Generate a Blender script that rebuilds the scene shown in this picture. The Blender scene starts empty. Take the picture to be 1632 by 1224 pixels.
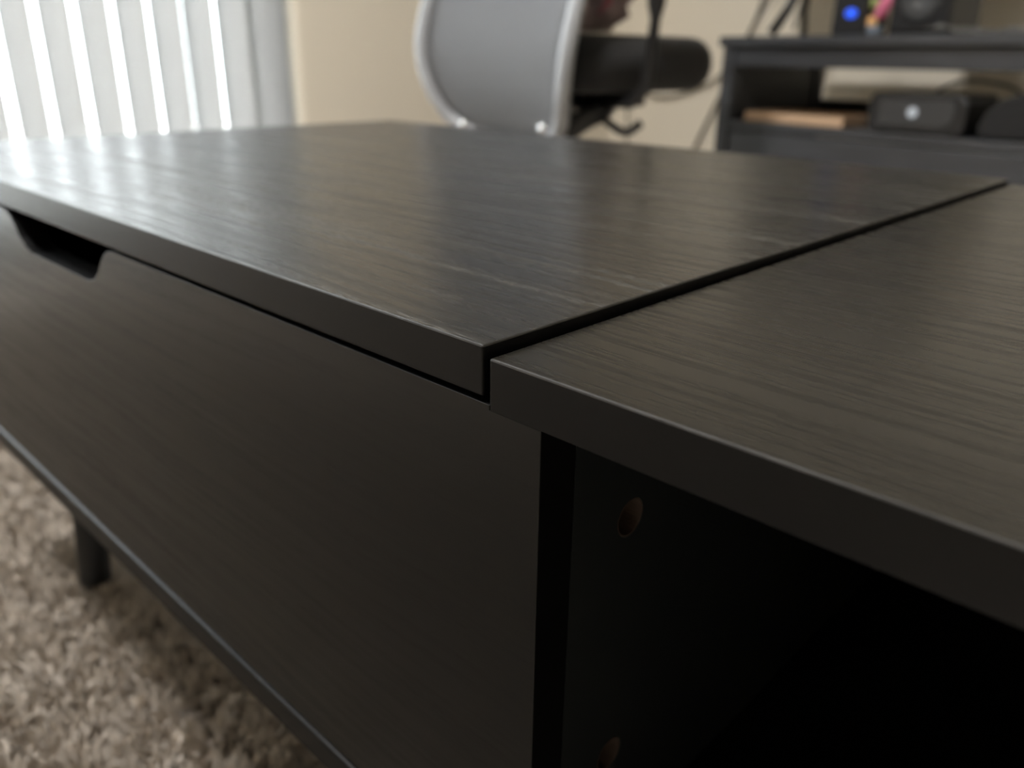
import bpy, bmesh, math, random
import numpy as np
from mathutils import Vector, Matrix
random.seed(4); rng = np.random.default_rng(4)
S = bpy.context.scene
COL = S.collection
PI = math.pi
A = math.radians(8.5)          # the table stands 8.5 degrees askew in the room
H = 0.405                      # height of the fixed table top above the carpet backing

# ------------------------------------------------------------------ camera
cam_d = bpy.data.cameras.new('camera'); cam = bpy.data.objects.new('camera', cam_d); COL.objects.link(cam)
yaw, pit, rol = -0.7637, -0.3812, 0.0142
f = Vector((math.sin(yaw)*math.cos(pit), math.cos(yaw)*math.cos(pit), math.sin(pit)))
r = Vector((math.cos(yaw), -math.sin(yaw), 0)); u = r.cross(f)
r2 = r*math.cos(rol)+u*math.sin(rol); u2 = -r*math.sin(rol)+u*math.cos(rol)
M = Matrix((r2, u2, -f)).transposed().to_4x4()
M.translation = Vector((0.1477, -0.1453, 0.0757))
cam.matrix_world = Matrix.Translation((0, 0, H)) @ Matrix.Rotation(A, 4, 'Z') @ M
cam_d.sensor_width = 36; cam_d.lens = 1297.6/1632*36
cam_d.clip_start = 0.005
cam_d.dof.use_dof = True; cam_d.dof.focus_distance = 0.23; cam_d.dof.aperture_fstop = 28.62/3.3
S.camera = cam

# ------------------------------------------------------------------ light
W = bpy.data.worlds.new('sky'); S.world = W; W.use_nodes = True
nt = W.node_tree; bg = nt.nodes['Background']
bg.inputs[1].default_value = 10.5
# overcast sky: three times brighter overhead than at the horizon, dull below it
_tc = nt.nodes.new('ShaderNodeTexCoord'); _sx = nt.nodes.new('ShaderNodeSeparateXYZ'); _cr = nt.nodes.new('ShaderNodeMapRange')
nt.links.new(_tc.outputs['Generated'], _sx.inputs[0]); nt.links.new(_sx.outputs['Z'], _cr.inputs[0])
_cr.inputs['From Min'].default_value = 0; _cr.inputs['From Max'].default_value = 1
_cr.inputs['To Min'].default_value = 1; _cr.inputs['To Max'].default_value = 3
_cm = nt.nodes.new('ShaderNodeMix'); _cm.data_type = 'RGBA'; _cm.blend_type = 'MULTIPLY'; _cm.inputs['Factor'].default_value = 1
_cm.inputs[6].default_value = (0.94, 0.975, 1.0, 1)
nt.links.new(_cr.outputs[0], _cm.inputs[7]); nt.links.new(_cm.outputs[2], bg.inputs[0])
pl = bpy.data.lights.new('window_portal', 'AREA'); pl.shape = 'RECTANGLE'; pl.size = 2.10; pl.size_y = 2.1
pl.cycles.is_portal = True
po = bpy.data.objects.new('window_portal', pl); COL.objects.link(po)
po.location = (-2.17, -0.17, 1.08); po.rotation_euler = (0, -PI/2, 0)
S.view_settings.view_transform = 'Standard'; S.view_settings.look = 'None'
S.view_settings.gamma = 1; S.view_settings.use_curve_mapping = False
S.view_settings.exposure = 0.0
S.cycles.max_bounces = 10; S.cycles.diffuse_bounces = 6

# ------------------------------------------------------------------ materials
def mat(name, col, rough=0.5, spec=0.5, metal=0.0, bump=None, sheen=0, colvar=None, coat=0, trans=None):
    """bump=(scale(x,y,z), strength, distance); colvar=(scale, amount)"""
    m = bpy.data.materials.new(name); m.use_nodes = True
    n = m.node_tree.nodes; l = m.node_tree.links; b = n['Principled BSDF']
    b.inputs['Base Color'].default_value = (*col, 1); b.inputs['Roughness'].default_value = rough
    b.inputs['Specular IOR Level'].default_value = spec; b.inputs['Metallic'].default_value = metal
    if sheen: b.inputs['Sheen Weight'].default_value = sheen
    if coat: b.inputs['Coat Weight'].default_value = coat
    tc = n.new('ShaderNodeTexCoord')
    if bump:
        mp = n.new('ShaderNodeMapping'); mp.inputs['Scale'].default_value = bump[0]
        nz = n.new('ShaderNodeTexNoise'); nz.inputs['Scale'].default_value = 1; nz.inputs['Detail'].default_value = 4
        bp = n.new('ShaderNodeBump'); bp.inputs['Strength'].default_value = bump[1]; bp.inputs['Distance'].default_value = bump[2]
        l.new(tc.outputs['Object'], mp.inputs[0]); l.new(mp.outputs[0], nz.inputs[0])
        l.new(nz.outputs[0], bp.inputs['Height']); l.new(bp.outputs[0], b.inputs['Normal'])
    if colvar:
        mp = n.new('ShaderNodeMapping'); mp.inputs['Scale'].default_value = colvar[0]
        nz = n.new('ShaderNodeTexNoise'); nz.inputs['Scale'].default_value = 1; nz.inputs['Detail'].default_value = 5
        mr = n.new('ShaderNodeMapRange'); mr.inputs['To Min'].default_value = 1-colvar[1]; mr.inputs['To Max'].default_value = 1+colvar[1]
        mr.inputs['From Min'].default_value = .3; mr.inputs['From Max'].default_value = .7
        mx = n.new('ShaderNodeMix'); mx.data_type = 'RGBA'; mx.blend_type = 'MULTIPLY'; mx.inputs['Factor'].default_value = 1
        mx.inputs[6].default_value = (*col, 1)
        l.new(tc.outputs['Object'], mp.inputs[0]); l.new(mp.outputs[0], nz.inputs[0]); l.new(nz.outputs[0], mr.inputs[0])
        l.new(mr.outputs[0], mx.inputs[7]); l.new(mx.outputs[2], b.inputs['Base Color'])
    return m

def wood_mat(name, col, rough, plane, off=(0, 0, 0), grain=.32, bumpd=0.000025, spec=0.5, colvary=.45, pale=None):
    """black stained oak foil: long pores along X; plane 'top' (x,y) or 'front' (x,z)"""
    m = bpy.data.materials.new(name); m.use_nodes = True
    n = m.node_tree.nodes; l = m.node_tree.links; b = n['Principled BSDF']
    b.inputs['Specular IOR Level'].default_value = spec
    tc = n.new('ShaderNodeTexCoord')
    ad = n.new('ShaderNodeVectorMath'); ad.operation = 'ADD'; ad.inputs[1].default_value = off
    l.new(tc.outputs['Object'], ad.inputs[0])
    # slow warp of the grain: cathedral arches
    wp = n.new('ShaderNodeMapping'); wp.inputs['Scale'].default_value = (2.2, 7, 7)
    wn = n.new('ShaderNodeTexNoise'); wn.inputs['Scale'].default_value = 1; wn.inputs['Detail'].default_value = 2
    l.new(ad.outputs[0], wp.inputs[0]); l.new(wp.outputs[0], wn.inputs[0])
    sc = n.new('ShaderNodeVectorMath'); sc.operation = 'SCALE'; sc.inputs['Scale'].default_value = 0.03
    sb = n.new('ShaderNodeVectorMath'); sb.operation = 'SUBTRACT'; sb.inputs[1].default_value = (.5, .5, .5)
    l.new(wn.outputs['Color'], sb.inputs[0]); l.new(sb.outputs[0], sc.inputs[0])
    a2 = n.new('ShaderNodeVectorMath'); a2.operation = 'ADD'
    l.new(ad.outputs[0], a2.inputs[0]); l.new(sc.outputs[0], a2.inputs[1])
    # growth rings: medium stripes
    m1 = n.new('ShaderNodeMapping'); m1.inputs['Scale'].default_value = (7, 260, 260)
    n1 = n.new('ShaderNodeTexNoise'); n1.inputs['Scale'].default_value = 1; n1.inputs['Detail'].default_value = 5
    l.new(a2.outputs[0], m1.inputs[0]); l.new(m1.outputs[0], n1.inputs[0])
    # fine pores: short dashes
    m2 = n.new('ShaderNodeMapping'); m2.inputs['Scale'].default_value = (110, 1500, 1500)
    n2 = n.new('ShaderNodeTexNoise'); n2.inputs['Scale'].default_value = 1; n2.inputs['Detail'].default_value = 2
    l.new(a2.outputs[0], m2.inputs[0]); l.new(m2.outputs[0], n2.inputs[0])
    r1 = n.new('ShaderNodeMapRange'); r1.inputs['From Min'].default_value = .36; r1.inputs['From Max'].default_value = .58
    l.new(n1.outputs[0], r1.inputs[0])
    r2_ = n.new('ShaderNodeMapRange'); r2_.inputs['From Min'].default_value = .40; r2_.inputs['From Max'].default_value = .56
    l.new(n2.outputs[0], r2_.inputs[0])
    # pores only where the ring is coarse
    mu = n.new('ShaderNodeMath'); mu.operation = 'MAXIMUM'
    l.new(r1.outputs[0], mu.inputs[0]); l.new(r2_.outputs[0], mu.inputs[1])
    av = n.new('ShaderNodeMath'); av.operation = 'MULTIPLY_ADD'; av.inputs[1].default_value = .55
    hm = n.new('ShaderNodeMath'); hm.operation = 'MULTIPLY'; hm.inputs[1].default_value = .45
    l.new(mu.outputs[0], av.inputs[0]); l.new(r1.outputs[0], hm.inputs[0]); l.new(hm.outputs[0], av.inputs[2])
    bp = n.new('ShaderNodeBump'); bp.inputs['Strength'].default_value = grain; bp.inputs['Distance'].default_value = bumpd
    l.new(av.outputs[0], bp.inputs['Height']); l.new(bp.outputs[0], b.inputs['Normal'])
    mr = n.new('ShaderNodeMapRange'); mr.inputs['To Min'].default_value = 1-colvary; mr.inputs['To Max'].default_value = 1+colvary*.4
    l.new(av.outputs[0], mr.inputs[0])
    mx = n.new('ShaderNodeMix'); mx.data_type = 'RGBA'; mx.blend_type = 'MULTIPLY'; mx.inputs['Factor'].default_value = 1
    mx.inputs[6].default_value = (*col, 1); l.new(mr.outputs[0], mx.inputs[7]); l.new(mx.outputs[2], b.inputs['Base Color'])
    rr = n.new('ShaderNodeMapRange'); rr.inputs['To Min'].default_value = rough+.12; rr.inputs['To Max'].default_value = rough-.01
    l.new(av.outputs[0], rr.inputs[0]); l.new(rr.outputs[0], b.inputs['Roughness'])
    if pale:   # open pores in bands along the grain, window glints painted on as pale colour
        mg = n.new('ShaderNodeMapping'); mg.inputs['Scale'].default_value = (2.6, 150, 150)
        ng = n.new('ShaderNodeTexNoise'); ng.inputs['Scale'].default_value = 1; ng.inputs['Detail'].default_value = 3
        l.new(a2.outputs[0], mg.inputs[0]); l.new(mg.outputs[0], ng.inputs[0])
        g = n.new('ShaderNodeMapRange'); g.inputs['From Min'].default_value = .55; g.inputs['From Max'].default_value = .65
        l.new(ng.outputs[0], g.inputs[0])
        mp3 = n.new('ShaderNodeMapping'); mp3.inputs['Scale'].default_value = (160, 1300, 1300)
        n3 = n.new('ShaderNodeTexNoise'); n3.inputs['Scale'].default_value = 1; n3.inputs['Detail'].default_value = 2
        l.new(a2.outputs[0], mp3.inputs[0]); l.new(mp3.outputs[0], n3.inputs[0])
        q = n.new('ShaderNodeMapRange'); q.inputs['From Min'].default_value = .50; q.inputs['From Max'].default_value = .60
        l.new(n3.outputs[0], q.inputs[0])
        k = n.new('ShaderNodeMath'); k.operation = 'MULTIPLY'; l.new(g.outputs[0], k.inputs[0]); l.new(q.outputs[0], k.inputs[1])
        m3 = n.new('ShaderNodeMix'); m3.data_type = 'RGBA'; l.new(k.outputs[0], m3.inputs['Factor'])
        l.new(mx.outputs[2], m3.inputs[6]); m3.inputs[7].default_value = (*pale, 1); l.new(m3.outputs[2], b.inputs['Base Color'])
        m4 = n.new('ShaderNodeMix'); m4.data_type = 'FLOAT'; l.new(k.outputs[0], m4.inputs['Factor'])
        l.new(rr.outputs[0], m4.inputs[2]); m4.inputs[3].default_value = .62; l.new(m4.outputs[0], b.inputs['Roughness'])
    return m

M_lid = wood_mat('black_oak_lid', (.0065, .0063, .006), .255, 'top', (0, 0, 0), spec=.48, pale=(.06, .057, .05))
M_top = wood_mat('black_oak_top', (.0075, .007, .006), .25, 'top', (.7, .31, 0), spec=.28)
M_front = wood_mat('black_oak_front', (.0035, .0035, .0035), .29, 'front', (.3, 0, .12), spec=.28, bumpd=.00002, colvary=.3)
M_edge = mat('edge_banding', (.0032, .0032, .0034), .36, .16)
M_worn = mat('worn_edge', (.016, .0155, .015), .42, .4, colvar=((60, 60, 60), .7))
M_inner = mat('inner_panel_black', (.008, .010, .011), .6, .3)
M_raw = mat('raw_chipboard', (.055, .038, .030), .9, .2, bump=((900, 900, 900), .4, .0004))
M_cam = mat('cam_lock_metal', (.03, .03, .03), .5, metal=.6)
M_leg = mat('leg_black', (.006, .006, .007), .42)
M_wall = mat('beige_paint', (.68, .63, .535), .85, .25, bump=((140, 140, 140), .25, .0012))
M_ceil = mat('ceiling_paint', (.62, .60, .56), .9, .2, bump=((90, 90, 90), .4, .002))
M_base = mat('carpet_backing', (.44, .39, .335), .95, .1, bump=((160, 160, 160), .8, .006), colvar=((45, 45, 45), .35))
M_white = mat('white_trim', (.70, .69, .66), .4)
M_alu = mat('window_frame_metal', (.55, .55, .54), .4)
M_stand = mat('black_brown_wood', (.038, .040, .045), .40, colvar=((6, 6, 120), .3), bump=((8, 8, 300), .3, .0003))
M_dark = mat('black_plastic', (.012, .012, .013), .38)
M_dark2 = mat('charcoal_plastic', (.035, .036, .038), .45)
M_fabric = mat('black_seat_fabric', (.018, .018, .019), .9, .2, sheen=.15, bump=((700, 700, 700), .4, .0008))
M_meshf = mat('grey_back_fabric', (.26, .268, .285), .75, .3, sheen=.2, bump=((900, 900, 900), .4, .0006))
M_silver = mat('light_grey_frame', (.30, .31, .33), .3, .5)
M_chrome = mat('chrome', (.75, .75, .75), .15, metal=1)
M_mauve = mat('mauve_cloth', (.36, .28, .285), .9, .2, bump=((300, 300, 300), .4, .002), colvar=((30, 30, 30), .25))
M_red = mat('crimson_cloth', (.34, .12, .15), .8, .2)
M_tan = mat('tan_card', (.52, .36, .24), .6, .3, colvar=((4, 90, 90), .15))
M_cable = mat('grey_cable', (.16, .15, .13), .6)
M_cableb = mat('black_cable', (.03, .03, .03), .5)
M_pink = mat('pink_petal', (.62, .16, .27), .6); M_green = mat('leaf_green', (.30, .36, .13), .6)
M_orange = mat('apricot_petal', (.72, .42, .18), .6); M_bluegrey = mat('blue_grey_cup', (.20, .24, .30), .4)
M_paper = mat('crumpled_grey_plastic', (.22, .22, .215), .45, bump=((60, 60, 60), .8, .01))
M_patio = mat('patio_concrete', (.45, .44, .42), .9, colvar=((3, 3, 3), .1))
M_slat_disc = mat('white_disc', (.75, .75, .75), .4)

def emit(name, col, s):
    m = bpy.data.materials.new(name); m.use_nodes = True
    b = m.node_tree.nodes['Principled BSDF']
    b.inputs['Base Color'].default_value = (.02, .02, .02, 1)
    b.inputs['Emission Color'].default_value = (*col, 1); b.inputs['Emission Strength'].default_value = s
    return m
LX, LY = -0.66, -0.55; FILL_POWER = 255.0  # position and strength of the added fill lamp
M_fill = emit('fill_glow', (1, .98, .95), FILL_POWER)
M_blue = emit('blue_led', (.012, .11, 1), 1.3)
M_logo = emit('white_power_light', (.8, .85, .9), .55)

def slat_mat():
    m = bpy.data.materials.new('vinyl_slat'); m.use_nodes = True
    n = m.node_tree.nodes; l = m.node_tree.links; n.clear()
    out = n.new('ShaderNodeOutputMaterial'); mx = n.new('ShaderNodeMixShader'); mx.inputs[0].default_value = .11
    d = n.new('ShaderNodeBsdfDiffuse'); d.inputs[0].default_value = (.47, .47, .465, 1)
    t = n.new('ShaderNodeBsdfTranslucent'); t.inputs[0].default_value = (.80, .80, .80, 1)
    l.new(d.outputs[0], mx.inputs[1]); l.new(t.outputs[0], mx.inputs[2]); l.new(mx.outputs[0], out.inputs[0])
    return m
M_slat = slat_mat()
def glass_mat():
    m = bpy.data.materials.new('window_glass'); m.use_nodes = True
    n = m.node_tree.nodes; l = m.node_tree.links; n.clear()
    out = n.new('ShaderNodeOutputMaterial'); mx = n.new('ShaderNodeMixShader')
    fr = n.new('ShaderNodeFresnel'); fr.inputs[0].default_value = 1.45
    t = n.new('ShaderNodeBsdfTransparent'); t.inputs[0].default_value = (.93, .95, .95, 1)
    g = n.new('ShaderNodeBsdfGlossy'); g.inputs['Roughness'].default_value = .02
    l.new(fr.outputs[0], mx.inputs[0]); l.new(t.outputs[0], mx.inputs[1]); l.new(g.outputs[0], mx.inputs[2]); l.new(mx.outputs[0], out.inputs[0])
    return m
M_glass = glass_mat()
def carpet_mat():
    m = bpy.data.materials.new('shag_pile'); m.use_nodes = True
    n = m.node_tree.nodes; l = m.node_tree.links; b = n['Principled BSDF']
    b.inputs['Roughness'].default_value = .85; b.inputs['Specular IOR Level'].default_value = .15
    at = n.new('ShaderNodeAttribute'); at.attribute_name = 'tint'
    rp = n.new('ShaderNodeValToRGB')
    rp.color_ramp.elements[0].color = (.36, .32, .28, 1); rp.color_ramp.elements[1].color = (.62, .56, .49, 1)
    l.new(at.outputs['Fac'], rp.inputs[0]); l.new(rp.outputs[0], b.inputs['Base Color'])
    return m
M_pile = carpet_mat()

# ------------------------------------------------------------------ helpers
def link(name, bm, m, parent=None, smooth=False):
    me = bpy.data.meshes.new(name); bmesh.ops.recalc_face_normals(bm, faces=bm.faces); bm.to_mesh(me); bm.free()
    if m: me.materials.append(m)
    if smooth:
        for p in me.polygons: p.use_smooth = True
    o = bpy.data.objects.new(name, me); COL.objects.link(o)
    if parent: o.parent = parent
    return o
def thing(name, label, cat, loc=(0, 0, 0), rz=0, group=None):
    o = bpy.data.objects.new(name, None); COL.objects.link(o); o.location = loc; o.rotation_euler = (0, 0, rz)
    o.empty_display_size = .1; tag(o, label, cat, group); return o
def tag(o, label, cat, group=None):
    o['label'] = label; o['category'] = cat
    if group: o['group'] = group
    return o
def struct(o): o['kind'] = 'structure'; return o
def box_bm(x0, x1, y0, y1, z0, z1, bev=0, seg=2, bm=None):
    b = bmesh.new()
    bmesh.ops.create_cube(b, size=1)
    for v in b.verts: v.co = Vector(((x0+x1)/2+v.co.x*(x1-x0), (y0+y1)/2+v.co.y*(y1-y0), (z0+z1)/2+v.co.z*(z1-z0)))
    if bev: bmesh.ops.bevel(b, geom=b.edges[:], offset=bev, segments=seg, affect='EDGES', profile=.5)
    if bm is None: return b
    me = bpy.data.meshes.new('t'); b.to_mesh(me); b.free(); bm.from_mesh(me); bpy.data.meshes.remove(me); return bm
def box(name, x0, x1, y0, y1, z0, z1, m, parent=None, bev=0, seg=2):
    return link(name, box_bm(x0, x1, y0, y1, z0, z1, bev, seg), m, parent)
def prism_bm(pts, a0, a1, axis='y', bev=0, seg=2, bevel_faces=True):
    """pts: 2D outline; axis y -> pts are (x,z), extruded y; axis z -> (x,y); axis x -> (y,z)"""
    b = bmesh.new()
    def P(p, a):
        return {'y': (p[0], a, p[1]), 'z': (p[0], p[1], a), 'x': (a, p[0], p[1])}[axis]
    v0 = [b.verts.new(P(p, a0)) for p in pts]; v1 = [b.verts.new(P(p, a1)) for p in pts]
    n = len(pts); b.faces.new(v0); b.faces.new(v1[::-1])
    for i in range(n): b.faces.new((v0[i], v0[(i+1) % n], v1[(i+1) % n], v1[i]))
    if bev:
        bmesh.ops.recalc_face_normals(b, faces=b.faces)
        ed = [e for e in b.edges if (e.verts[0] in v0) == (e.verts[1] in v0)]
        bmesh.ops.bevel(b, geom=ed, offset=bev, segments=seg, affect='EDGES', profile=.5)
    return b
def tube_bm(pts, rad, seg=10, bm=None, closed=False):
    b = bm or bmesh.new(); pts = [Vector(p) for p in pts]; n = len(pts)
    rads = rad if isinstance(rad, (list, tuple)) else [rad]*n
    rings = []; up = Vector((0, 0, 1)); prev = None
    for i, p in enumerate(pts):
        if closed: t = (pts[(i+1) % n]-pts[i-1]).normalized()
        else: t = (pts[min(i+1, n-1)]-pts[max(i-1, 0)]).normalized()
        if prev is None:
            s = t.cross(up)
            if s.length < .05: s = t.cross(Vector((0, 1, 0)))
        else: s = prev-t*prev.dot(t)
        s.normalize(); prev = s; w = s.cross(t)
        rings.append([b.verts.new(p+rads[i]*(s*math.cos(2*PI*k/seg)+w*math.sin(2*PI*k/seg))) for k in range(seg)])
    m = n if closed else n-1
    for i in range(m):
        a, c = rings[i], rings[(i+1) % n]
        for k in range(seg): b.faces.new((a[k], a[(k+1) % seg], c[(k+1) % seg], c[k]))
    if not closed: b.faces.new(rings[0][::-1]); b.faces.new(rings[-1])
    return b
def tube(name, pts, rad, m, parent=None, seg=10, closed=False): return link(name, tube_bm(pts, rad, seg, None, closed), m, parent, True)
def spline(pts, n=8):
    pts = [Vector(p) for p in pts]; P = [pts[0]*2-pts[1]]+pts+[pts[-1]*2-pts[-2]]; out = []
    for i in range(1, len(P)-2):
        for k in range(n):
            t = k/n; a, b, c, d = P[i-1:i+3]
            out.append(.5*((2*b)+(c-a)*t+(2*a-5*b+4*c-d)*t*t+(3*b-a-3*c+d)*t**3))
    out.append(pts[-1]); return out
def lathe_bm(prof, seg=24, bm=None, c=(0, 0, 0)):
    b = bm or bmesh.new(); rings = []
    for rr, z in prof: rings.append([b.verts.new((c[0]+rr*math.cos(2*PI*k/seg), c[1]+rr*math.sin(2*PI*k/seg), c[2]+z)) for k in range(seg)])
    for a, d in zip(rings, rings[1:]):
        for k in range(seg): b.faces.new((a[k], a[(k+1) % seg], d[(k+1) % seg], d[k]))
    b.faces.new(rings[0][::-1]); b.faces.new(rings[-1]); return b

# ------------------------------------------------------------------ room shell
XW, XE, YB, YS, ZC = -2.03, 2.6, 2.00, -2.4, 2.44
Y0, Y1, ZT = -1.20, 0.845, 2.12       # opening of the patio window
struct(box('floor', XW-.2, XE, YS, YB, -.05, 0, M_base))
struct(box('ceiling', XW-.2, XE, YS, YB, ZC, ZC+.05, M_ceil))
struct(box('wall_back', XW-.2, XE, YB, YB+.1, 0, ZC, M_wall))
struct(box('wall_right', XE, XE+.1, YS, YB, 0, ZC, M_wall))
struct(box('wall_front', XW-.2, XE, YS-.1, YS, 0, ZC, M_wall))
# window wall with its opening; the reveal edge towards the room is a rounded bullnose
bm = bmesh.new()
def bull(y_edge, sgn, z0, z1):
    R = .014; pts = [(XW-.2, y_edge)]
    for k in range(9):
        a = k/8*PI/2
        pts.append((XW-R+R*math.sin(a), y_edge+sgn*(R-R*math.cos(a))))
    return pts
pts = bull(Y1, 1, 0, ZC)+[(XW, YB), (XW-.2, YB)]
b1 = prism_bm(pts, 0, ZC, 'z'); me = bpy.data.meshes.new('t'); b1.to_mesh(me); bm.from_mesh(me); b1.free()
pts = bull(Y0, -1, 0, ZC)+[(XW, YS), (XW-.2, YS)]
b1 = prism_bm(pts, 0, ZC, 'z'); me = bpy.data.meshes.new('t'); b1.to_mesh(me); bm.from_mesh(me); b1.free()
box_bm(XW-.2, XW, Y0, Y1, ZT, ZC, bm=bm)
struct(link('wall_left', bm, M_wall))
struct(box('baseboard_back', XW, XE, YB-.012, YB, 0, .085, M_white, bev=.003))
bb = box_bm(XW, XW+.012, Y1+.015, YB-.012, 0, .085, .003); struct(link('baseboard_left', bb, M_white))
struct(box('patio_slab', XW-5, XW-.2, -5, 5, -.12, -.03, M_patio))
# sliding glass door: outer frame, two sashes, two panes
win = bpy.data.objects.new('window_1', None); COL.objects.link(win); win.location = (XW-.16, (Y0+Y1)/2, 0); struct(win)
def wbox(name, y0, y1, z0, z1, x0, x1, m, bev=.002): return box(name, x0, x1, y0, y1, z0, z1, m, win, bev)
hw = (Y1-Y0)/2
wbox('window_frame', -hw, -hw+.04, .0, ZT, -.03, .03, M_alu); wbox('window_frame', hw-.04, hw, .0, ZT, -.03, .03, M_alu)
wbox('window_frame', -hw+.04, hw-.04, ZT-.04, ZT, -.03, .03, M_alu); wbox('window_sill', -hw+.04, hw-.04, 0, .03, -.03, .03, M_alu)
for s, xo in ((-1, -.014), (1, .014)):
    ya, yb = (-hw+.04, .03) if s < 0 else (-.03, hw-.04)
    for q in (0, 1):
        y = ya if q == 0 else yb-.045
        wbox('sash_stile', y, y+.045, .03, ZT-.04, xo-.012, xo+.012, M_alu)
    for z in (.03, ZT-.10): wbox('sash_rail', ya+.045, yb-.045, z, z+.06, xo-.012, xo+.012, M_alu)
    wbox('glass_pane', ya+.045, yb-.045, .09, ZT-.10, xo-.002, xo+.002, M_glass, 0)

# unseen fill lamp on the ceiling, added to brighten the dark room
fillo = thing('added_fill_lamp', 'added unseen fill lamp, round and white, on the ceiling over the left side of the room', 'lamp', (LX, LY, ZC))
link('fill_base', lathe_bm([(.19, -.03), (.20, -.028), (.20, 0)], 40), M_white, fillo, True)
link('fill_diffuser', lathe_bm([(.02, -.085), (.08, -.080), (.14, -.065), (.175, -.045), (.185, -.0305)], 40), M_fill, fillo, True)

# vertical blind: head rail, one mesh per slat
XB = XW-.045
blind = thing('vertical_blind', 'white vertical vinyl blind covering the bright window at the far left', 'blind', (XB, (Y0+Y1)/2, 0))
yo = (Y0+Y1)/2
box('head_rail', -.025, .025, Y0-yo+.005, Y1-yo-.005, ZT-.05, ZT-.005, M_white, blind, .004)
def slat_mesh():
    b = bmesh.new(); n = 10; w = .089; rows = []
    for z in (.018, ZT-.06):
        row = []
        for k in range(n+1):
            t = k/n*2-1
            y = t*w/2; x = .012*(1-t*t)
            c, s = math.cos(SA), math.sin(SA)
            row.append(b.verts.new((x*c+y*s, -x*s+y*c, z)))
        rows.append(row)
    for k in range(n): b.faces.new((rows[0][k], rows[0][k+1], rows[1][k+1], rows[1][k]))
    bmesh.ops.solidify(b, geom=b.faces[:], thickness=.0006)
    return b
SA = math.radians(51)
ys = [.7875, .6905, .6075, .529, .4485, .366, .283, .203]
while ys[-1] > Y0+.09: ys.append(ys[-1]-.081)
first = None
for i, y in enumerate(ys):
    if first is None:
        first = link('slat', slat_mesh(), M_slat, blind, True); first.location = (.004, y-yo, 0); first.rotation_euler = (0, 0, math.radians(40))
    else:
        o = first.copy(); COL.objects.link(o); o.parent = blind; o.location = (0, y-yo, 0)
        o.rotation_euler = (0, 0, random.uniform(-.03, .03) if i > 8 else 0)

# ------------------------------------------------------------------ carpet pile (nobody could count it)
def carpet():
    x0, x1, y0, y1 = -1.55, .02, -.70, .50; pitch = .0058
    gx, gy = np.meshgrid(np.arange(x0, x1, pitch), np.arange(y0, y1, pitch))
    cx = gx.ravel()+rng.uniform(-.0032, .0032, gx.size); cy = gy.ravel()+rng.uniform(-.0032, .0032, gx.size)
    N = cx.size
    # smooth random field for the lie of the pile
    def field(s, seed):
        rg = np.random.default_rng(seed); v = np.zeros(N)
        for _ in range(14):
            a = rg.uniform(0, 2*PI); k = s*rg.uniform(.5, 1.6); v += np.sin((cx*math.cos(a)+cy*math.sin(a))*k*2*PI+rg.uniform(0, 6.28))
        return v/math.sqrt(7)
    lx = field(16, 1)*.002+field(70, 5)*.003; ly = field(16, 2)*.002+field(70, 6)*.003
    hh = .0150+field(25, 3)*.0014+rng.uniform(-.003, .003, N)
    tn = np.clip(.48+.10*field(30, 4)+rng.normal(0, .15, N), 0, 1)
    K = 8; n = N*K
    a = rng.uniform(0, 2*PI, n); rr = np.sqrt(rng.uniform(0, 1, n))*.0042
    C_ = np.stack([np.repeat(cx, K), np.repeat(cy, K)], 1)
    off = np.stack([np.cos(a), np.sin(a)], 1)*rr[:, None]
    base = C_+off*.5
    lean = np.stack([np.repeat(lx, K), np.repeat(ly, K)], 1)+rng.normal(0, .0022, (n, 2))
    h = np.repeat(hh, K)*rng.uniform(.8, 1.05, n)
    ang = rng.uniform(0, PI, n); wv = np.stack([np.cos(ang), np.sin(ang)], 1)*.00105
    V = np.zeros((n, 5, 3))
    V[:, 0, :2] = base-wv; V[:, 1, :2] = base+wv
    mid = base+lean*.45+off*.5
    V[:, 2, :2] = mid+wv*1.2; V[:, 3, :2] = mid-wv*1.2; V[:, 2:4, 2] = (h*.62)[:, None]
    V[:, 4, :2] = base+lean+off*.7; V[:, 4, 2] = h
    me = bpy.data.meshes.new('carpet_pile')
    me.vertices.add(n*5); me.vertices.foreach_set('co', V.ravel())
    idx = (np.arange(n)*5)[:, None]
    loops = np.concatenate([idx+0, idx+1, idx+2, idx+3, idx+3, idx+2, idx+4], 1).ravel()
    me.loops.add(n*7); me.loops.foreach_set('vertex_index', loops)
    me.polygons.add(n*2)
    ls = (np.arange(n)*7)[:, None]+np.array([0, 4]); me.polygons.foreach_set('loop_start', ls.ravel())
    at = me.attributes.new('tint', 'FLOAT', 'POINT')
    t = np.clip(np.repeat(tn, K)+rng.normal(0, .05, n), 0, 1)
    at.data.foreach_set('value', np.repeat(t, 5))
    me.materials.append(M_pile); me.update(); me.validate()
    o = bpy.data.objects.new('carpet_pile', me); COL.objects.link(o); o['kind'] = 'stuff'
    tag(o, 'taupe shaggy carpet pile under and beside the black table', 'carpet')
carpet()

# ------------------------------------------------------------------ coffee table (local origin: corner of the fixed top)
TB = thing('coffee_table', 'black oak lift-top coffee table filling the foreground', 'table')
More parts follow.
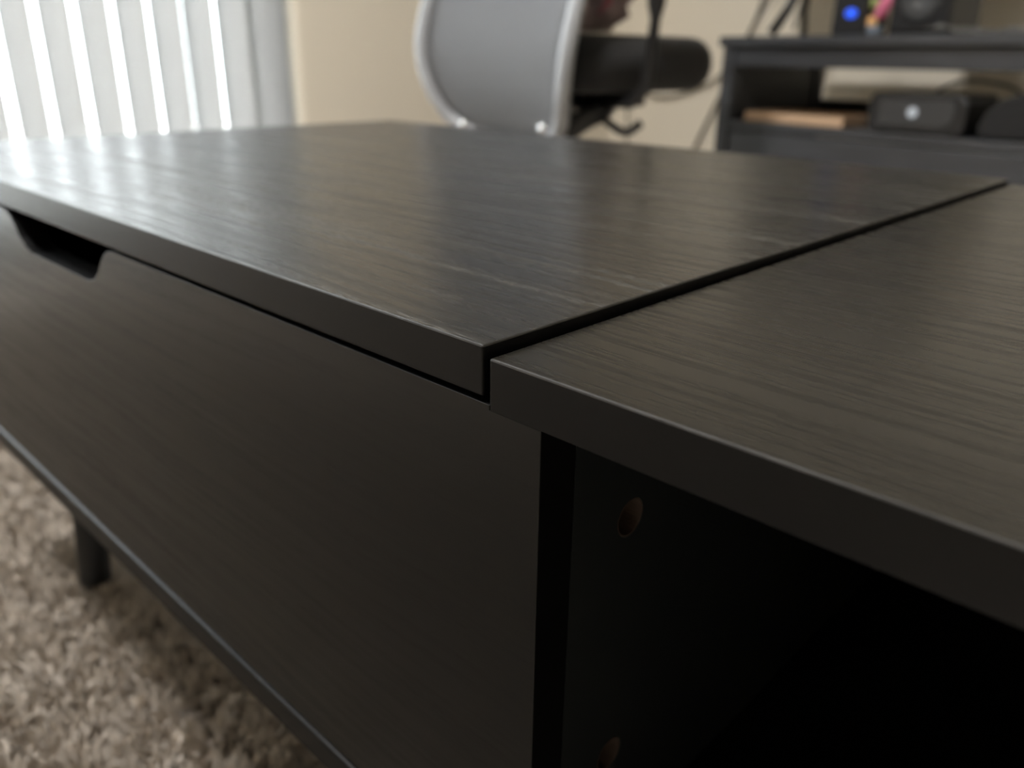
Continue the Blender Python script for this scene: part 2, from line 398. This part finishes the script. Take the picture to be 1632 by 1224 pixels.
# base empty sits on the floor under the middle of the table
BX, BY = -.18, .25
TB.location = Matrix.Rotation(A, 4, 'Z') @ Vector((BX, BY, 0)); TB.rotation_euler = (0, 0, A)
def T(o): # geometry written in corner coordinates with z measured from the fixed top
    for v in o.data.vertices: v.co += Vector((-BX, -BY, H))
    o.parent = TB; return o
def tbox(name, *a, m=M_edge, bev=.0004): return T(box(name, *a[:6], m, None, bev))
L, D = .6818, .50
def two_mat(o, m2, axis=2, wear=True):
    o.data.materials.append(m2); o.data.materials.append(M_worn)
    for p in o.data.polygons:
        if abs(p.normal[axis]) > .995: p.material_index = 1
        elif wear and p.area < 9e-4 and p.normal.z > .2 and p.normal.z < .98 : p.material_index = 2
    return o
lid = T(two_mat(box('lift_lid', -L, -.0027, 0, D, -.0120, .0031, M_edge, None, .0006), M_lid))
def top_bevel_box(name, x0, x1, y0, y1, z0, z1, m, bev):
    b = box_bm(x0, x1, y0, y1, z0, z1)
    ed = [e for e in b.edges if all(v.co.z > z1-1e-6 for v in e.verts) or all(v.co.x < x0+1e-6 and v.co.y < y0+1e-6 for v in e.verts)]
    bmesh.ops.bevel(b, geom=ed, offset=bev, segments=2, affect='EDGES', profile=.5)
    return link(name, b, m)
ft = T(two_mat(top_bevel_box('fixed_top', 0, .32, 0, D, -.0152, 0, M_edge, .0006), M_top))
# front panel with the finger cut-out; reaches right past the seam and covers the divider
zb, zt = -.2080, -.0138
pts = [(-L+.001, zb), (.0194, zb), (.0194, -.01525), (0.0, -.01525), (0.0, zt), (-.2585, zt)]
ctl = [(-.2585, zt), (-.2655, -.0145), (-.2715, -.0172), (-.2770, -.0222), (-.2830, -.0285), (-.2905, -.0332), (-.3000, -.0352)]
pts += ctl[1:]; xm = -.3425
pts += [(2*xm-x, z) for x, z in ctl[::-1]]
pts += [(-L+.001, zt)]
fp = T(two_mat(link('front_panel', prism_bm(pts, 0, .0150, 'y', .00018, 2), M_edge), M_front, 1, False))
tbox('bottom_board', -L, .32, -.0012, D, -.2270, -.2100, m=M_edge, bev=.0022)
tbox('back_panel', -L+.001, .319, D-.015, D-.001, -.2098, -.0154, m=M_inner)
tbox('end_panel', -L+.001, -L+.016, .0152, D-.0152, -.2098, -.0140, m=M_inner)
tbox('end_panel', .304, .319, .0002, D-.0152, -.2098, -.0154, m=M_edge)
tbox('compartment_floor', -L+.0165, .0040, .0155, D-.0155, -.2098, -.2060, m=M_inner, bev=0)
# divider with two bored fixing holes on the open side
def divider():
    b = box_bm(.0044, .0194, .0152, D-.0152, -.2098, -.0154)
    bmesh.ops.recalc_face_normals(b, faces=b.faces); me = bpy.data.meshes.new('d'); b.to_mesh(me); b.free(); o = bpy.data.objects.new('divider_tmp', me); COL.objects.link(o)
    cb = bmesh.new()
    for (y, z) in HOLES+[(D-.044, HOLES[0][1]), (D-.044, HOLES[1][1])]:
        tube_bm([(.0084, y, z), (.03, y, z)], .0068, 28, cb)
    bmesh.ops.recalc_face_normals(cb, faces=cb.faces); cm = bpy.data.meshes.new('c'); cb.to_mesh(cm); cb.free(); c = bpy.data.objects.new('c', cm); COL.objects.link(c)
    md = o.modifiers.new('b', 'BOOLEAN'); md.object = c; md.operation = 'DIFFERENCE'; md.solver = 'EXACT'
    bpy.context.view_layer.update()
    ev = o.evaluated_get(bpy.context.evaluated_depsgraph_get()); m2 = bpy.data.meshes.new_from_object(ev)
    bpy.data.objects.remove(o); bpy.data.objects.remove(c); 
    m2.materials.clear(); m2.materials.append(M_inner); m2.name = 'divider_panel'
    o = bpy.data.objects.new('divider_panel', m2); COL.objects.link(o); return T(o)
HOLES = [(.0442, -.0600), (.0420, -.1580)]
dv = divider()
def ring_bm(x0, x1, y, z, ro, ri, seg=28):
    b = bmesh.new(); R = []
    for (x, rr) in ((x0, ro), (x1, ro), (x1, ri), (x0, ri)):
        R.append([b.verts.new((x, y+rr*math.cos(2*PI*k/seg), z+rr*math.sin(2*PI*k/seg))) for k in range(seg)])
    for i in range(4):
        for k in range(seg): b.faces.new((R[i][k], R[i][(k+1) % seg], R[(i+1) % 4][(k+1) % seg], R[(i+1) % 4][k]))
    return b
for i, (y, z) in enumerate(HOLES):
    o = T(link('hole_lining', ring_bm(.0086, .0193, y, z, .0067, .0062), M_raw, None, False)); o['label'] = 'raw brown rim of a fixing hole'
    b = lathe_bm([(.0060, 0), (.0060, .0035), (.0052, .0042)], 24)
    for v in b.verts: v.co = Vector((.0086+v.co.z, y+v.co.x, z+v.co.y))
    T(link('cam_lock', b, M_cam))
# legs: splayed, tapering
def leg(x, y, dx, dy):
    top = Vector((x, y, -.2272)); bot = Vector((x+dx, y+dy, -H+.001)); b = bmesh.new()
    tube_bm([top, top.lerp(bot, .5), bot.lerp(top, .04), bot], [.0165, .0150, .0135, .0125], 20, b)
    return T(link('leg', b, M_leg, None, True))
leg(-.565, .060, -.022, -.010); leg(-.560, D-.052, -.022, .008); leg(.205, .052, .022, -.008); leg(.205, D-.052, .022, .008)

# ------------------------------------------------------------------ TV stand against the back wall
YF = 1.50; XL = -1.148; SW = 1.48; SD = .37; ST = .532
ts = thing('tv_stand', 'black-brown wooden media stand with open shelf against the back wall', 'tv stand', (XL+SW/2, YF+SD/2, 0))
def sbox(name, x0, x1, y0, y1, z0, z1, m=M_stand, bev=.002, parent=None):
    b = box_bm(x0-SW/2, x1-SW/2, y0-SD/2, y1-SD/2, z0, z1, bev)
    return link(name, b, m, parent or ts)
PW = .034
sbox('stand_top', -.008, SW+.008, -.010, SD, .511, ST, bev=.003)
for (x, y) in ((0, 0), (SW-PW, 0), (0, SD-PW), (SW-PW, SD-PW)):
    sbox('corner_post', x, x+PW, y, y+PW, .0, .5105)
sbox('apron', PW, SW-PW, .004, .022, .469, .5105)
sbox('shelf_board', PW+.0005, SW-PW-.0005, .002, SD-.002, .333, .352)
for x in (0, SW-PW): sbox('side_panel', x+.008, x+.026, PW, SD-PW, .10, .5105)
sbox('back_panel', PW, SW-PW, SD-.014, SD-.006, .3525, .393, M_dark)
sbox('lower_rail', PW, SW-PW, .004, .022, .090, .115)
sbox('bottom_board', PW, SW-PW, .022, SD-PW, .095, .112)
for k in range(2):
    x0 = PW+.003+k*(SW/2-PW); x1 = x0+SW/2-PW-.006
    d = sbox('drawer', x0, x1, .003, .022, .1175, .3305, bev=.003)
    for q in (.25, .75):
        kb = lathe_bm([(.006, 0), (.006, .012), (.014, .016), (.015, .024), (.010, .029)], 20)
        for v in kb.verts: v.co = Vector((x0+(x1-x0)*q-SW/2+v.co.x, .003-SD/2-v.co.z, .225+v.co.y))
        link('knob', kb, M_dark, d, True)

# things on the open shelf (z .352)
def rbox(name, w, d, h, m, parent, bev, c=(0, 0, 0), seg=3):
    return box(name, c[0]-w/2, c[0]+w/2, c[1]-d/2, c[1]+d/2, c[2], c[2]+h, m, parent, bev, seg)
# tan tray
tr = thing('wooden_tray', 'flat tan wooden tray lying on the open shelf of the media stand', 'tray', (-.955, 1.60, .3525), 0)
box('tray_base', -.125, .125, -.085, .085, 0, .006, M_tan, tr, .001)
for s in (-1, 1):
    box('tray_wall', -.125, .125, s*.080-.004, s*.080+.004, .0062, .021, M_tan, tr, .001)
    box('tray_wall', s*.121-.004, s*.121+.004, -.0755, .0755, .0062, .021, M_tan, tr, .001)
# console with round white light
c1 = thing('game_console', 'black slab console with round white light in its middle, on the shelf', 'console', (-.672, 1.575, .3525), 0)
bx = prism_bm([(-.098, .008), (-.090, .002), (.086, .002), (.096, .012), (.096, .060), (.080, .074), (-.088, .074), (-.098, .066)], -.07, .07, 'y', .003, 2)
link('console_body', bx, M_dark, c1)
link('front_plate', prism_bm([(-.074, .014), (.060, .014), (.076, .026), (.076, .052), (.066, .062), (-.074, .062)], -.0745, -.0702, 'y', .0015, 2), M_dark2, c1)
b = lathe_bm([(.0098, 0), (.0098, .002), (.008, .003)], 28)
for v in b.verts: v.co = Vector((v.co.x-.004, -.0746-v.co.z, .040+v.co.y))
o = link('power_light', b, M_logo, c1); o['label'] = 'round white light'
for s in (-1, 1):
    for q in (-1, 1): box('rubber_foot', s*.07-.008, s*.07+.008, q*.05-.008, q*.05+.008, 0, .002, M_dark, c1)
# second rounded black device, right of it
c2 = thing('black_speaker', 'rounded black speaker on the shelf at the right edge, beside the console', 'speaker', (-.47, 1.575, .3525))
pts = [(-.085+.0*k, 0) for k in range(0)]
pr = [(-.082, .0), (-.088, .018), (-.078, .045), (-.055, .068), (-.02, .080), (.03, .080), (.065, .068), (.085, .045), (.092, .018), (.086, .0)]
link('speaker_body', prism_bm(pr, -.06, .07, 'y', .006, 3), M_dark, c2)
link('speaker_grille', prism_bm([(x*.86, .006+z*.86) for x, z in pr], -.0640, -.0602, 'y', .001, 2), M_fabric, c2)
link('trim_ring', tube_bm([(x*.93, -.0615, .004+z*.93) for x, z in pr], .0022, 8), M_dark2, c2, True)

# things on top of the stand (z .532)
b1 = thing('media_box', 'small black box with glowing blue oval light on the media stand', 'electronics box', (-.878, 1.60, ST), 0)
box('box_body', -.038, .038, -.045, .045, .002, .150, M_dark, b1, .006, 3)
b = lathe_bm([(.0112, 0), (.0112, .0015), (.009, .002)], 28)
for v in b.verts: v.co = Vector((.006+v.co.x*1.15, -.0452-v.co.z, .043+v.co.y*.85))
o = link('blue_light', b, M_blue, b1); o['label'] = 'glowing blue oval light'
box('box_base', -.034, .034, -.040, .040, 0, .0019, M_dark2, b1)
b2 = thing('desktop_speaker', 'tall black speaker behind the little flowers on the media stand', 'speaker', (-.735, 1.632, ST), 0)
box('speaker_body', -.062, .062, -.06, .06, .002, .210, M_dark, b2, .006, 3)
box('speaker_grille', -.056, .056, -.0640, -.0602, .010, .200, M_fabric, b2, .001)
for z, rr in ((.065, .042), (.155, .022)):
    b = lathe_bm([(rr, 0), (rr, .002), (rr*.8, .003), (rr*.3, -.001)], 32)
    for v in b.verts: v.co = Vector((v.co.x, -.0641-v.co.z, z+v.co.y))
    link('driver_ring', b, M_dark2, b2, True)
fl = thing('flower_pot', 'tiny pot of pink, green and apricot artificial flowers on the media stand', 'flowers', (-.826, 1.575, ST))
link('pot', lathe_bm([(.010, 0), (.014, .003), (.017, .016), (.0165, .018), (.013, .018), (.012, .012)], 24), M_bluegrey, fl, True)
def blob(name, c, rx, ry, rz, tilt, m, petals=5):
    bb = bmesh.new()
    for k in range(petals):
        bmesh.ops.create_uvsphere(bb, u_segments=10, v_segments=6, radius=1, matrix=Matrix.Rotation(2*PI*k/petals, 4, 'Z') @ Matrix.Translation((.35, 0, 0)) @ Matrix.Diagonal((.62, .45, 1, 1)))
    mt = Matrix.Translation(c) @ Matrix.Rotation(tilt, 4, 'Y') @ Matrix.Diagonal((rx, ry, rz, 1))
    bmesh.ops.transform(bb, matrix=mt, verts=bb.verts)
    return link(name, bb, m, fl, True)
blob('pink_flower', (.013, -.002, .052), .014, .013, .024, .45, M_pink)
blob('apricot_flower', (-.006, -.004, .026), .011, .011, .012, 0, M_orange)
blob('green_bud', (-.010, 0, .062), .013, .012, .012, 0, M_green)
for x1, z1 in ((.008, .036), (-.006, .022), (-.009, .055)):
    tube('stem', [(0, 0, .010), (x1*.6, 0, z1*.6), (x1, 0, z1)], .0013, M_green, fl, 6)
# crumpled light plastic sleeve along the top at the right
pk = thing('clear_plastic_sleeve', 'crumpled pale grey plastic sleeve lying along the media stand top', 'packaging', (-.52, 1.56, ST))
bmx = bmesh.new(); nx, ny = 46, 8; grid = []
for i in range(nx+1):
    row = []
    for j in range(ny+1):
        x = -.17+.42*i/nx; y = -.045+.09*j/ny
        h = .003+.006*max(0, math.sin(PI*j/ny))*(1+.5*math.sin(x*90+j)+.35*math.sin(x*190+2*j))+(.006 if i < 6 else 0)
        row.append(bmx.verts.new((x, y, h)))
    grid.append(row)
for i in range(nx):
    for j in range(ny): bmx.faces.new((grid[i][j], grid[i+1][j], grid[i+1][j+1], grid[i][j+1]))
bmesh.ops.solidify(bmx, geom=bmx.faces[:], thickness=.0012)
link('sleeve', bmx, M_paper, pk, False)
# monitor on slanted legs
mo = thing('monitor', 'black flat monitor on a slanted leg at the left end of the media stand', 'monitor', (-.975, 1.775, ST))
box('screen', -.27, .27, -.012, .012, .155, .47, M_dark, mo, .004)
box('screen_glass', -.262, .262, -.0135, -.0122, .165, .462, M_dark2, mo)
for s in (-1, 1):
    tube('monitor_leg', [(s*.155, -.004, .165), (s*.185, -.03, .07), (s*.205, -.060, .013)], [.012, .012, .012], M_dark, mo, 10)
    tube('monitor_leg', [(s*.155, .004, .165), (s*.185, .035, .07), (s*.205, .075, .008)], [.0085, .0085, .0085], M_dark, mo, 10)

# cables
def cable(label, pts, rad=.0035, m=M_cable, group=None):
    o = link('cable', tube_bm(spline(pts, 10), rad, 8), m, None, True); tag(o, label, 'cable', group); return o
YBc = YB-.012
cable('grey cable sagging in a loop across the wall beside the office chair', [(-1.905, YBc, .41), (-1.84, YBc, .375), (-1.76, YBc, .368), (-1.66, YBc, .39), (-1.56, YBc, .43), (-1.49, YBc, .50), (-1.43, YBc, .62), (-1.40, YBc-.02, .74), (-1.36, 1.80, .80)], .0042)
cable('grey cable slanting down to the floor left of the media stand', [(-1.66, YBc, .10), (-1.62, YBc, .22), (-1.56, YBc, .34), (-1.50, YBc, .46), (-1.45, YBc, .57), (-1.38, YBc, .70), (-1.33, 1.80, .76)], .0048)
cable('thin grey cable hanging straight down the wall behind the chair', [(-1.93, YBc, .02), (-1.925, YBc, .2), (-1.935, YBc, .38), (-1.92, YBc, .5)], .003)
cable('thin grey cable hanging behind the monitor leg', [(-1.22, 1.86, .56), (-1.20, 1.87, .66), (-1.17, 1.86, .76)], .004)
cable('short brown cable standing up beside the blue lit box', [(-.955, 1.66, .538), (-.965, 1.67, .60), (-.955, 1.68, .69)], .004)
cable('dark cable looping behind the console on the shelf', [(-.80, 1.70, .358), (-.72, 1.72, .44), (-.62, 1.71, .445), (-.56, 1.70, .42), (-.52, 1.69, .362)], .0035, M_cableb)

# ------------------------------------------------------------------ office chair seen from behind
def chair():
    zc = 1.80
    loc = Vector((-1.265, 1.115, 0)); phi = math.radians(42)
    fh = Vector((f.x, f.y, 0)); fh.rotate(Matrix.Rotation(A, 3, 'Z')); fh.normalize(); rh = Vector((-fh.y, fh.x, 0))*-1
    Dv = rh*math.cos(phi)+fh*math.sin(phi)
    rz = math.atan2(Dv.y, Dv.x)-PI/2
    c = thing('office_chair', 'office chair with grey back and light frame, seen from behind', 'chair', loc, rz)
    prof = [(.325, -.150), (.36, -.178), (.42, -.205), (.49, -.214), (.56, -.200), (.64, -.172), (.72, -.160), (.80, -.168), (.90, -.198), (1.0, -.235), (1.04, -.252)]
    wid = [(.325, .115), (.36, .175), (.42, .205), (.49, .222), (.56, .226), (.64, .222), (.72, .215), (.80, .210), (.90, .200), (1.0, .170), (1.04, .11)]
    def ip(t, z):
        for (a, p), (b, q) in zip(t, t[1:]):
            if z <= b: return p+(q-p)*(z-a)/(b-a)
        return t[-1][1]
    zs = [.325+.715*k/36 for k in range(37)]
    sp = spline([(ip(wid, z), ip(prof, z), z) for z in [w[0] for w in wid]], 5)
    right = [Vector(p) for p in sp]; left = [Vector((-p.x, p.y, p.z)) for p in sp]
    loop = right+[Vector((.06, -.258, 1.055)), Vector((-.06, -.258, 1.055))]+left[::-1]+[Vector((-.06, -.142, .315)), Vector((.06, -.142, .315))]
    tube('back_frame', loop, .0155, M_silver, c, 10, True)
    b = bmesh.new(); rows = []
    for p in sp:
        row = []
        for k in range(13):
            t = k/6-1; row.append(b.verts.new((t*(p.x-.006), p.y+.014*(1-t*t)*1.0, p.z)))
        rows.append(row)
    for a, d in zip(rows, rows[1:]):
        for k in range(12): b.faces.new((a[k], a[k+1], d[k+1], d[k]))
    bmesh.ops.solidify(b, geom=b.faces[:], thickness=.006)
    link('backrest', b, M_meshf, c, True)
    # seat cushion: rounded slab
    def rounded(w0, w1, n=8):
        pts = []
        for cx_, cy_, a0 in ((w0-.09, w1-.09, 0), (-w0+.09, w1-.09, PI/2), (-w0+.07, -.17+.07, PI), (w0-.07, -.17+.07, 1.5*PI)):
            R = .09 if a0 < PI*.9 else .07
            for k in range(n+1):
                a = a0+k/n*PI/2; pts.append((cx_+R*math.cos(a), cy_+R*math.sin(a)))
        return pts
    b = prism_bm(rounded(.235, .27), .418, .526, 'z', .050, 6)
    link('seat_cushion', b, M_fabric, c, True)
    box('seat_plate', -.12, .12, -.14, .14, .385, .4145, M_dark, c, .006)
    tube('back_bracket', [(0, .02, .375), (0, -.08, .350), (0, -.125, .335), (0, -.140, .322)], [.020, .020, .016, .012], M_dark, c, 12)
    link('gas_lift', lathe_bm([(.028, .10), (.028, .25), (.018, .252), (.018, .384)], 20), M_dark, c, True)
    for s in (-1, 1):
        tube('armrest_post', [(s*.10, -.05, .400), (s*.24, -.05, .402), (s*.275, -.05, .43), (s*.285, -.05, .55), (s*.285, -.05, .575), (s*.285, -.05, .69)], [.012, .012, .013, .010, .017, .019], M_dark, c, 10)
        box('armrest_pad', s*.285-.045, s*.285+.045, -.17, .09, .70, .728, M_dark, c, .011, 3)
    tube('tilt_lever', spline([(.02, -.05, .395), (.14, -.06, .385), (.195, -.062, .362), (.222, -.040, .345), (.236, -.012, .362)], 5), .0085, M_dark, c, 8)
    for s in (-1, 1):
        tube('side_bracket', spline([(s*.12, .02, .400), (s*.165, -.05, .385), (s*.170, -.105, .370), (s*.150, -.135, .345), (s*.125, -.142, .322)], 5), [.022]*20+[.014], M_dark, c, 12)
    for s, z in ((-1, .345), (1, .352)):
        b = bmesh.new(); bmesh.ops.create_uvsphere(b, u_segments=14, v_segments=8, radius=.010, matrix=Matrix.Translation((s*.125, -.178, z)) @ Matrix.Diagonal((1, .6, 1, 1)))
        link('bolt', b, M_chrome, c, True)
    for k in range(5):
        a = 2*PI*k/5+.3; dx, dy = math.cos(a), math.sin(a)
        tube('base_leg', [(dx*.02, dy*.02, .115), (dx*.15, dy*.15, .098), (dx*.29, dy*.29, .075)], [.024, .019, .013], M_dark, c, 10)
        w = link('caster', tube_bm([(dx*.29-dy*.022, dy*.29+dx*.022, .028), (dx*.29+dy*.022, dy*.29-dx*.022, .028)], .0275, 18), M_dark, c, True)
        link('caster_stem', tube_bm([(dx*.29, dy*.29, .040), (dx*.29, dy*.29, .074)], .006, 8), M_chrome, w)
    # cloth bundle on the seat
    cl = thing('folded_blanket', 'mauve blanket with crimson stripe bundled on the office chair seat', 'blanket', loc+Vector((0, 0, .531)), rz)
    b = bmesh.new()
    bmesh.ops.create_icosphere(b, subdivisions=4, radius=1)
    for v in b.verts:
        n_ = .07*math.sin(v.co.x*7+v.co.z*3)+.06*math.sin(v.co.y*9+v.co.z*8)+.04*math.sin(v.co.z*17+v.co.x*5)
        v.co *= 1+n_
        v.co = Vector((v.co.x*.170+.01, v.co.y*.110-.015, max(v.co.z, -.82)*.100+.083))
    link('cloth', b, M_mauve, cl, True)
    b = bmesh.new(); 
    tube_bm([(.165, -.075, .030), (.184, -.070, .05), (.186, -.066, .09), (.172, -.06, .12)], [.004, .007, .007, .004], 10, b)
    link('stripe', b, M_red, cl, True)
    return c
chair()
